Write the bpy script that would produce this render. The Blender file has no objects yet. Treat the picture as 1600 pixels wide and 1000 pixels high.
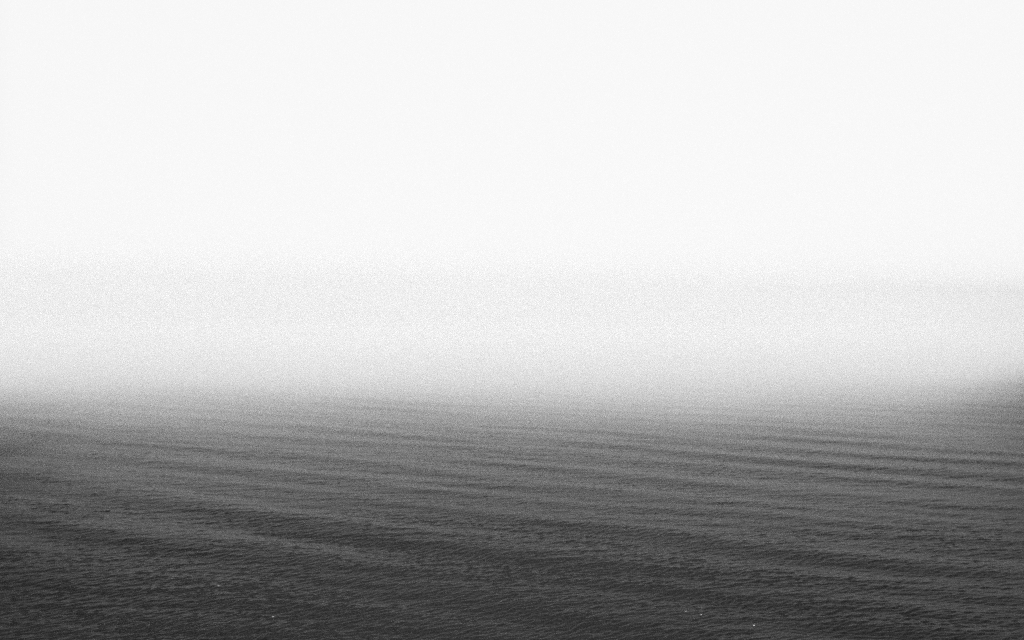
import bpy, bmesh, math, random
import numpy as np
from mathutils import Vector, Matrix

scene = bpy.context.scene
C = scene.collection
R = math.radians

# ------------------------------------------------------------------ camera
CAM_H = 80.0                       # clifftop viewpoint above the sea
cam = bpy.data.cameras.new('camera')
cam.sensor_width = 36.0
cam.lens = 35.3                    # focal length = 0.981 x picture width
cam.clip_start = 0.5
cam.clip_end = 60000.0
cam_o = bpy.data.objects.new('camera', cam)
cam_o.location = (0.0, 0.0, CAM_H)
cam_o.rotation_euler = (R(90.0 - 1.45), 0.0, 0.0)
C.objects.link(cam_o)
scene.camera = cam_o

# ------------------------------------------------------------------ sky
SUN_EL, SUN_AZ = R(58.0), R(4.0)   # sun ahead, high, smothered by the cloud
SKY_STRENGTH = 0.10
world = bpy.data.worlds.new('World')
scene.world = world
world.use_nodes = True
nt = world.node_tree
nt.nodes.clear()
N = nt.nodes.new
L = nt.links.new
out = N('ShaderNodeOutputWorld')
bg = N('ShaderNodeBackground')
bg.inputs['Strength'].default_value = SKY_STRENGTH
sky = N('ShaderNodeTexSky')
sky.sky_type = 'NISHITA'
sky.sun_disc = False
sky.sun_elevation = SUN_EL
sky.sun_rotation = SUN_AZ
bw = N('ShaderNodeRGBToBW')
L(sky.outputs['Color'], bw.inputs['Color'])
# cloud cover: pale deck; unseen upper sky shaped, zenith lighting fog, dark band dimming sea
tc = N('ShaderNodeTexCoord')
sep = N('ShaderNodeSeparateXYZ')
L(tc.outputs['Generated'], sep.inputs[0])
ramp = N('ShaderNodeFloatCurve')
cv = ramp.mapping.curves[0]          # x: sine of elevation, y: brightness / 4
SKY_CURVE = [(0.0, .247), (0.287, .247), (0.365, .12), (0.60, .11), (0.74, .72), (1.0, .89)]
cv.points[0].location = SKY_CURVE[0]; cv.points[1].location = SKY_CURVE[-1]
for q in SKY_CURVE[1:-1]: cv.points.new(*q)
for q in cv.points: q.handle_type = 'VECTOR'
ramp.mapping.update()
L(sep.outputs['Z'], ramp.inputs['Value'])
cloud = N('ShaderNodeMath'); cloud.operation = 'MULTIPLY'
# unseen sky dulled to either side higher up, put in to darken the flanking water
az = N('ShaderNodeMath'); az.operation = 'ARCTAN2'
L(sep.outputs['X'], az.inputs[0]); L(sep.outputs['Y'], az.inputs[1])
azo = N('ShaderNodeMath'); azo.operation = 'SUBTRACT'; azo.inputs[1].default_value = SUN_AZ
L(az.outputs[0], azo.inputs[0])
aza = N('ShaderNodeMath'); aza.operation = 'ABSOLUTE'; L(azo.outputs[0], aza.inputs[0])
az_dim = N('ShaderNodeMapRange'); az_dim.interpolation_type = 'SMOOTHSTEP'
for k, q in zip(('From Min', 'From Max', 'To Min', 'To Max'), (R(9), R(30), 1.0, 0.20)): az_dim.inputs[k].default_value = q
L(aza.outputs[0], az_dim.inputs['Value'])
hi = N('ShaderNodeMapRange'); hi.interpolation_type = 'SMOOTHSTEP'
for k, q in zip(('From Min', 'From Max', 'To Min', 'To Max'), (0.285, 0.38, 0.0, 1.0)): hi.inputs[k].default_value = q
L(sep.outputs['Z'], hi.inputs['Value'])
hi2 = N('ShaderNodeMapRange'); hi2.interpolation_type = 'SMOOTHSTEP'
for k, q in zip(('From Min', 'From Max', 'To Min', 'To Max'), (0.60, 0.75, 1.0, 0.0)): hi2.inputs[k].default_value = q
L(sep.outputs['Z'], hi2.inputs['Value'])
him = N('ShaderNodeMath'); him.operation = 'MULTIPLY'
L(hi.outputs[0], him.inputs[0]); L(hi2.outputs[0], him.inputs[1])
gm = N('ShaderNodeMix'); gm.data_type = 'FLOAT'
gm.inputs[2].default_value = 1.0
L(him.outputs[0], gm.inputs[0]); L(az_dim.outputs[0], gm.inputs[3])
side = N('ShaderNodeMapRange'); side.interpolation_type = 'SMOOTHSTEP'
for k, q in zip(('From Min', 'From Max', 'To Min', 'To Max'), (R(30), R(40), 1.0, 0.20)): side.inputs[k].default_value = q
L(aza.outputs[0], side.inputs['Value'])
sm = N('ShaderNodeMix'); sm.data_type = 'FLOAT'      # flanks dimmed below the brightened overhead sky, to darken side water
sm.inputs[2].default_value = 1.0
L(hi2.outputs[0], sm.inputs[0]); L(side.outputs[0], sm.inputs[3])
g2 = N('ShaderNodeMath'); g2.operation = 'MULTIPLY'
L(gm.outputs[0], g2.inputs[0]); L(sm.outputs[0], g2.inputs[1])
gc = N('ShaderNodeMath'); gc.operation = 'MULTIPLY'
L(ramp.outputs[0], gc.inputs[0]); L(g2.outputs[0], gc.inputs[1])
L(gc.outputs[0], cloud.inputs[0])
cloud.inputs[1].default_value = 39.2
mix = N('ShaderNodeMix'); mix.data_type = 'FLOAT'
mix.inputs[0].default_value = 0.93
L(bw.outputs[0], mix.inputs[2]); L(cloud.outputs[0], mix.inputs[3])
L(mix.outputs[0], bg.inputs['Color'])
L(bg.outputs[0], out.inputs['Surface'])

# ------------------------------------------------------------------ sun
sun = bpy.data.lights.new('sun', 'SUN')
sun.energy = 1.5
sun.angle = R(40.0)
sun.color = (1.0, 1.0, 1.0)
sun_o = bpy.data.objects.new('sun', sun)
d = Vector((math.sin(SUN_AZ) * math.cos(SUN_EL), math.cos(SUN_AZ) * math.cos(SUN_EL), math.sin(SUN_EL)))
sun_o.rotation_euler = d.to_track_quat('Z', 'Y').to_euler()
sun_o.location = d * 300
C.objects.link(sun_o)

vs = scene.view_settings
scene.display_settings.display_device = 'sRGB'
vs.view_transform = 'Standard'
vs.look = 'None'
vs.exposure = 0.0
vs.gamma = 1.0
vs.use_curve_mapping = False
cy = scene.cycles
cy.use_adaptive_sampling = False
cy.use_denoising = False           # the photograph is grainy black and white
cy.max_bounces = 12
cy.volume_bounces = 10
cy.volume_step_rate = 0.3
cy.volume_max_steps = 512
cy.caustics_reflective = False
cy.caustics_refractive = False

# ------------------------------------------------------------------ materials
def mat(name, base, rough=0.5, spec=0.5, ior=1.45):
    m = bpy.data.materials.new(name)
    m.use_nodes = True
    p = m.node_tree.nodes['Principled BSDF']
    p.inputs['Base Color'].default_value = (*base, 1)
    p.inputs['Roughness'].default_value = rough
    p.inputs['Specular IOR Level'].default_value = spec
    p.inputs['IOR'].default_value = ior
    return m, p

def tag(o, label=None, cat=None, group=None, kind=None):
    if label: o['label'] = label
    if cat: o['category'] = cat
    if group: o['group'] = group
    if kind: o['kind'] = kind

# ------------------------------------------------------------------ waves
rng = np.random.default_rng(7)

def tile(n, size, lmin, lmax, direction, spread, slope, power=1.0):
    """periodic height field; wavelengths lmin..lmax, crests across `direction`
    (radians from +x), rms slope `slope`."""
    k1 = np.fft.fftfreq(n, size / n) * 2 * np.pi
    kx, ky = np.meshgrid(k1, k1)
    k = np.hypot(kx, ky)
    k[0, 0] = 1e9
    kmin, kmax = 2 * np.pi / lmax, 2 * np.pi / lmin
    band = 1 / (1 + (kmin / k) ** 8) / (1 + (k / kmax) ** 8)
    ang = np.arctan2(ky, kx) - direction
    dirn = np.abs(np.cos(ang)) ** spread
    slopeamp = band * dirn * k ** (-power)
    ph = rng.normal(size=(n, n)) + 1j * rng.normal(size=(n, n))
    H = ph * slopeamp / k
    H[0, 0] = 0
    h = np.fft.ifft2(H).real
    sx = np.fft.ifft2(1j * kx * H).real
    sy = np.fft.ifft2(1j * ky * H).real
    s = math.sqrt((sx ** 2 + sy ** 2).mean())
    return (h * (slope / s)).astype(np.float32), size

def sample(t, x, y):
    h, size = t
    n = h.shape[0]
    u = (x / size * n) % n
    v = (y / size * n) % n
    i = np.floor(u).astype(np.int32); j = np.floor(v).astype(np.int32)
    fu = (u - i).astype(np.float32); fv = (v - j).astype(np.float32)
    i %= n; j %= n
    i1 = (i + 1) % n; j1 = (j + 1) % n
    return ((h[j, i] * (1 - fu) + h[j, i1] * fu) * (1 - fv)
            + (h[j1, i] * (1 - fu) + h[j1, i1] * fu) * fv)

def smooth(a, b, x):
    t = np.clip((x - a) / (b - a), 0, 1)
    return t * t * (3 - 2 * t)

PI = math.pi
T_swell  = tile(512, 2900.0, 30.0, 54.0, PI / 2 - R(28), 55, 0.028, 0.5)
T_swell2 = tile(512, 2300.0, 13.0, 26.0, PI / 2 - R(22), 24, 0.023, 0.6)
T_chop1  = tile(1024, 620.0, 3.0, 8.0, PI / 2 + R(8), 3, 0.046, 0.5)
T_ripL   = tile(2048, 360.0, 1.1, 3.4, PI / 2 + R(34), 4, 0.138, 0.5)
T_ripR   = tile(2048, 330.0, 1.0, 3.4, PI / 2 + R(12), 3, 0.130, 0.5)
T_chop2  = tile(512, 790.0, 7.0, 15.0, PI / 2 + R(4), 5, 0.018, 0.5)
T_gust   = tile(256, 1700.0, 60.0, 300.0, PI / 2 - R(20), 6, 1.0, 1.0)
T_gust2  = tile(256, 900.0, 18.0, 60.0, PI / 2 - R(22), 6, 1.0, 0.6)

def wave_height(x, y, step):
    """height at x, y where the mesh has spacing `step` metres"""
    def keep(l):
        return smooth(0.7, 2.0, l / step)
    g = sample(T_gust, x, y); g = g / 20.0
    g2 = sample(T_gust2, x, y) / 5.0
    gust = np.clip(1.0 + 0.26 * np.tanh(g) + 0.26 * np.tanh(g2), 0.35, 1.6)
    z = sample(T_swell, x, y) * keep(45)
    z = z + sample(T_swell2, x + 300, y) * keep(20)
    z = z + sample(T_chop1, x, y) * keep(7) * gust
    z = z + sample(T_chop2, x + 90, y) * keep(10)
    w = smooth(-60, 160, x - 0.10 * y + 40 * np.tanh(g))
    rip = sample(T_ripL, x, y) * np.sqrt(1 - w) + sample(T_ripR, x + 51, y + 17) * np.sqrt(w)
    rip = 0.40 * (np.exp(rip / 0.40) - 1.0)        # narrow crests, wide troughs
    z = z + rip * 1.12 * keep(4.2) * gust
    return z

def build_water():
    # rings of a sheet that reaches the horizon; finer where waves can be seen
    rr = [0.0, 20.0, 45.0, 75.0, 105.0, 130.0, 150.0, 160.0]
    r = 168.0
    F = 1005.0
    while r < 2200:
        rr.append(r)
        r += max(0.25, 0.50 * r * r / (F * CAM_H))
    while r < 26000:
        rr.append(r)
        r *= 1.08
    rr.append(26000.0)
    rr = np.array(rr)
    dr = np.gradient(rr)
    fine = np.linspace(-R(33), R(33), 1750)
    da = fine[1] - fine[0]
    coarse = np.linspace(R(33), 2 * PI - R(33), 150)[1:-1]
    th = np.concatenate([fine, coarse])
    na, nr = len(th), len(rr)
    isfine = np.zeros(na); isfine[:len(fine)] = 1
    TH, RR = np.meshgrid(th, rr)
    X = RR * np.sin(TH); Y = RR * np.cos(TH)
    step = np.maximum(dr[:, None] * 1.0, RR * np.where(isfine[None, :] > 0, da, 0.03))
    step = np.where(RR < 166, 12.0, step)
    Z = wave_height(X, Y, step)
    Z = Z * (1 - smooth(3500, 9000, RR))
    co = np.stack([X, Y, Z], -1).reshape(-1, 3).astype(np.float32)
    i = np.arange(nr - 1)[:, None] * na
    j = np.arange(na)[None, :]
    j2 = (j + 1) % na
    q = np.stack([i + j, i + na + j, i + na + j2, i + j2], -1).reshape(-1, 4).astype(np.int32)
    # theta grows clockwise seen from above: this order faces up
    me = bpy.data.meshes.new('water')
    me.vertices.add(len(co)); me.vertices.foreach_set('co', co.ravel())
    me.loops.add(q.size); me.loops.foreach_set('vertex_index', q.ravel())
    me.polygons.add(len(q))
    me.polygons.foreach_set('loop_start', np.arange(0, q.size, 4, dtype=np.int32))
    me.polygons.foreach_set('use_smooth', np.ones(len(q), dtype=bool))
    me.update(calc_edges=True)
    o = bpy.data.objects.new('water', me)
    C.objects.link(o)
    return o

water = build_water()
tag(water, 'dark rippled sea fading into pale fog', 'sea', kind='structure')
m_water, p = mat('sea_water', (0.006, 0.006, 0.006), 0.10, 0.5, 1.066)
wn = m_water.node_tree
# capillary ripples too small for the mesh
geo = wn.nodes.new('ShaderNodeNewGeometry')
mp = wn.nodes.new('ShaderNodeMapping')
mp.inputs['Rotation'].default_value = (0, 0, R(-28))
mp.inputs['Scale'].default_value = (0.45, 1.0, 1.0)
nz = wn.nodes.new('ShaderNodeTexNoise')
nz.inputs['Scale'].default_value = 1.1
nz.inputs['Detail'].default_value = 4.0
nz.inputs['Roughness'].default_value = 0.6
bp = wn.nodes.new('ShaderNodeBump')
bp.inputs['Strength'].default_value = 1.0
bp.inputs['Distance'].default_value = 0.14
wn.links.new(geo.outputs['Position'], mp.inputs['Vector'])
wn.links.new(mp.outputs[0], nz.inputs['Vector'])
wn.links.new(nz.outputs[0], bp.inputs['Height'])
wn.links.new(bp.outputs[0], p.inputs['Normal'])
# added rough wedges to either side darken the water, imitating lens fall-off
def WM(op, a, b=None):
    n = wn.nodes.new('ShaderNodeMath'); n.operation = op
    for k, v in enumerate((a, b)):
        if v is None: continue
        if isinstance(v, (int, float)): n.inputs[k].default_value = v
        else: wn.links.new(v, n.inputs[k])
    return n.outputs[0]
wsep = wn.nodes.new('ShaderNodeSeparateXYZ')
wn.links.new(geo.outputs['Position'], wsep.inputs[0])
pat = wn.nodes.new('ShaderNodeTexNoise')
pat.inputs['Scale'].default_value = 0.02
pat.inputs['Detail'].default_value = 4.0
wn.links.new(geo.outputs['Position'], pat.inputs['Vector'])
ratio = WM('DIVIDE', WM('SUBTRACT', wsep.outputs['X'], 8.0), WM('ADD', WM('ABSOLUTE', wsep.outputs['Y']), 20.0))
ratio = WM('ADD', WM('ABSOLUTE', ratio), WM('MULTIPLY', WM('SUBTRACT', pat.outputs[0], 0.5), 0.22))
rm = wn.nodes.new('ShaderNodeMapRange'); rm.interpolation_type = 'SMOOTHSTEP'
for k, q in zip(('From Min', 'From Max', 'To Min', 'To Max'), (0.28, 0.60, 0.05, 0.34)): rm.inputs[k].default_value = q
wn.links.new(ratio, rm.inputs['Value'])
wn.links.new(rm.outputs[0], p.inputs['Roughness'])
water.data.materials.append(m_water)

# ------------------------------------------------------------------ ground point seen at a photo position (used once, to read off where things float)
def sea_point(px, py):
    f = 1600 * cam.lens / cam.sensor_width
    v = Vector(((px - 800) / f, -(py - 500) / f, -1.0))
    w = cam_o.rotation_euler.to_matrix() @ v
    t = -CAM_H / w.z
    return w.x * t, w.y * t

# ------------------------------------------------------------------ seabirds
m_white, _ = mat('white_feather', (0.85, 0.85, 0.85), 0.7, 0.2)
m_grey, _ = mat('grey_feather', (0.42, 0.42, 0.42), 0.7, 0.2)
m_dark, _ = mat('dark_tip', (0.03, 0.03, 0.03), 0.6, 0.2)
m_bill, _ = mat('bill', (0.30, 0.30, 0.30), 0.4, 0.4)

def loft(name, rings, material, parent, n=14):
    """rings: (x, z, half width, half height) along the body axis x"""
    bm = bmesh.new()
    loops = []
    for (x, y, z, w, h) in rings:
        loops.append([bm.verts.new((x, y + w * math.cos(a), z + h * math.sin(a)))
                      for a in [2 * PI * k / n for k in range(n)]])
    for a, b in zip(loops, loops[1:]):
        for k in range(n):
            bm.faces.new((a[k], a[(k + 1) % n], b[(k + 1) % n], b[k]))
    bm.faces.new(list(reversed(loops[0]))); bm.faces.new(loops[-1])
    bmesh.ops.recalc_face_normals(bm, faces=bm.faces)
    me = bpy.data.meshes.new(name); bm.to_mesh(me); bm.free()
    for pl in me.polygons: pl.use_smooth = True
    me.materials.append(material)
    o = bpy.data.objects.new(name, me)
    C.objects.link(o)
    if parent: o.parent = parent
    return o

def make_gull():
    root = bpy.data.objects.new('seabird', None)
    C.objects.link(root)
    # body, breast, neck and head as one surface, floating with the belly in the water
    b = loft('body', [(-.30, 0, .115, .012, .008), (-.24, 0, .10, .05, .022), (-.16, 0, .08, .085, .055),
                  (-.05, 0, .06, .11, .085), (.06, 0, .06, .115, .095), (.15, 0, .08, .095, .09),
                  (.20, 0, .12, .065, .07), (.222, 0, .17, .048, .05), (.235, 0, .215, .046, .045),
                  (.262, 0, .238, .044, .042), (.295, 0, .235, .030, .028), (.312, 0, .232, .012, .012)],
             m_white, root)
    for s in (-1, 1):
        w = loft('wing', [(.13, s * .075, .11, .012, .02), (.06, s * .098, .115, .026, .050), (-.06, s * .094, .12, .030, .052),
                      (-.18, s * .070, .128, .026, .034), (-.28, s * .040, .138, .016, .018)], m_grey, root)
        loft('wing_tip', [(-.275, s * .041, .139, .015, .016), (-.34, s * .020, .150, .010, .009),
                      (-.39, s * .004, .158, .003, .003)], m_dark, w)
        loft('eye', [(.272, s * .038, .246, .002, .003), (.277, s * .041, .246, .006, .007), (.282, s * .038, .246, .002, .003)], m_dark, b, 8)
    loft('bill', [(.306, 0, .232, .011, .012), (.335, 0, .229, .008, .010), (.362, 0, .224, .003, .004)], m_bill, root, 8)
    loft('tail', [(-.24, 0, .112, .045, .014), (-.31, 0, .118, .055, .008), (-.36, 0, .120, .058, .004)], m_white, root)
    return root

def copy_tree(o, parent=None):
    c = o.copy(); C.objects.link(c); c.parent = parent
    for ch in o.children:
        copy_tree(ch, c)
    return c

BIRDS = [(342, 917, 1.0, 200, 'white seabird resting on the dark water at far lower left, highest of the five'),
         (427, 964, 0.8, 150, 'dim white seabird resting on the water at lower left, below the brighter one'),
         (1072, 956, 0.7, 170, 'small faint seabird on the water left of the brighter bird at lower right'),
         (1095, 962, 0.95, 35, 'white seabird on the water at lower right, just right of the faint one'),
         (1178, 978, 1.05, 60, 'white seabird at lower right, nearest the bottom edge and farthest right')]
proto = make_gull()
for k, (px, py, s, a, lab) in enumerate(BIRDS):
    o = proto if k == 0 else copy_tree(proto)
    x, y = sea_point(px, py)
    z = float(wave_height(np.array([x]), np.array([y]), np.array([0.4]))[0])
    o.location = (x, y, z)
    o.rotation_euler = (0, 0, R(a))
    s *= 1.05
    o.scale = (s, s, s)
    tag(o, lab, 'seabird', 'seabirds resting on the sea')

# ------------------------------------------------------------------ haze and fog
def box(name, x0, x1, y0, y1, z0, z1):
    bm = bmesh.new()
    bmesh.ops.create_cube(bm, size=1.0)
    for v in bm.verts:
        v.co = ((x0 + x1) / 2 + v.co.x * (x1 - x0), (y0 + y1) / 2 + v.co.y * (y1 - y0), (z0 + z1) / 2 + v.co.z * (z1 - z0))
    me = bpy.data.meshes.new(name); bm.to_mesh(me); bm.free()
    o = bpy.data.objects.new(name, me); C.objects.link(o)
    return o

def volume_mat(name, density, aniso, color=1.0):
    m = bpy.data.materials.new(name)
    m.use_nodes = True
    t = m.node_tree
    t.nodes.clear()
    mo = t.nodes.new('ShaderNodeOutputMaterial')
    pv = t.nodes.new('ShaderNodeVolumePrincipled')
    pv.inputs['Color'].default_value = (color, color, color, 1)
    pv.inputs['Density'].default_value = density
    pv.inputs['Anisotropy'].default_value = aniso
    t.links.new(pv.outputs[0], mo.inputs['Volume'])
    return m, t, pv

haze = box('haze', -27000, 27000, -27000, 27000, -4.0, 150.0)
tag(haze, 'thin even sea haze that hides the horizon', 'haze', kind='stuff')
m_h, _, _ = volume_mat('haze', 0.00006, 0.7)
haze.data.materials.append(m_h)

FOG = (-5200, 5200, 250, 8000, -3.0, 146.0)
fog = box('fog_bank', *FOG)
tag(fog, 'soft white fog bank lying on the sea', 'fog', kind='stuff')
m_f, t, pv = volume_mat('fog_bank', 0.0, 0.22)
g = t.nodes.new('ShaderNodeNewGeometry')
sp = t.nodes.new('ShaderNodeSeparateXYZ')
t.links.new(g.outputs['Position'], sp.inputs[0])
def M(op, a, b=None, c=None):
    n = t.nodes.new('ShaderNodeMath'); n.operation = op
    for k, v in enumerate((a, b, c)):
        if v is None: continue
        if isinstance(v, (int, float)): n.inputs[k].default_value = v
        else: t.links.new(v, n.inputs[k])
    return n.outputs[0]
def MR(v, a, b, c, d_):
    n = t.nodes.new('ShaderNodeMapRange'); n.interpolation_type = 'SMOOTHSTEP'
    t.links.new(v, n.inputs['Value'])
    for k, q in zip(('From Min', 'From Max', 'To Min', 'To Max'), (a, b, c, d_)): n.inputs[k].default_value = q
    return n.outputs[0]
wisp = t.nodes.new('ShaderNodeTexNoise')
wisp.inputs['Scale'].default_value = 0.0045
wisp.inputs['Detail'].default_value = 3.0
mp = t.nodes.new('ShaderNodeMapping'); mp.inputs['Scale'].default_value = (0.6, 1.0, 1.0)
t.links.new(g.outputs['Position'], mp.inputs['Vector']); t.links.new(mp.outputs[0], wisp.inputs['Vector'])
# the front of the bank: set back at both sides to darken the edges like lens fall-off
az_f = M('DIVIDE', sp.outputs['X'], M('ADD', sp.outputs['Y'], 60.0))
xr = MR(az_f, 0.36, 0.55, 0.0, 1.0)
wob = M('MULTIPLY', M('SUBTRACT', wisp.outputs[0], 0.5), 720.0)
xl = MR(az_f, -0.52, -0.25, -50.0, 0.0)
front = M('ADD', M('SUBTRACT', sp.outputs['Y'], M('MULTIPLY', xr, 350.0)), M('ADD', wob, xl))
# near strip: dense, low, ends about 1.5 km out
df = M('MULTIPLY', MR(front, 440.0, 1170.0, 0.0, 1.0), MR(M('ADD', sp.outputs['Y'], M('MULTIPLY', wob, 0.6)), 850.0, 1950.0, 1.0, 0.0))
dz = MR(sp.outputs['Z'], -12.0, 56.0, 1.0, 0.0)
near = M('MULTIPLY', M('MULTIPLY', df, dz), 0.020)
# beyond it thinner mist that reaches above the viewpoint, its top lower on the right
top = M('ADD', sp.outputs['Z'], M('MULTIPLY', sp.outputs['X'], 0.022))
far = M('MULTIPLY', M('MULTIPLY', MR(front, 700.0, 1500.0, 0.0, 1.0), MR(top, 64.0, 148.0, 1.0, 0.0)), 0.0017)
# a faint veil creeping out ahead of the bank
veil = M('MULTIPLY', M('MULTIPLY', MR(M('ADD', sp.outputs['Y'], wob), 280.0, 640.0, 0.0, 1.0), MR(sp.outputs['Z'], 30.0, 80.0, 1.0, 0.0)),
         M('MULTIPLY', M('SUBTRACT', 1.0, M('MULTIPLY', xr, 0.7)), 0.0010))
dens = M('ADD', M('ADD', near, far), veil)
t.links.new(dens, pv.inputs['Density'])
fog.data.materials.append(m_f)
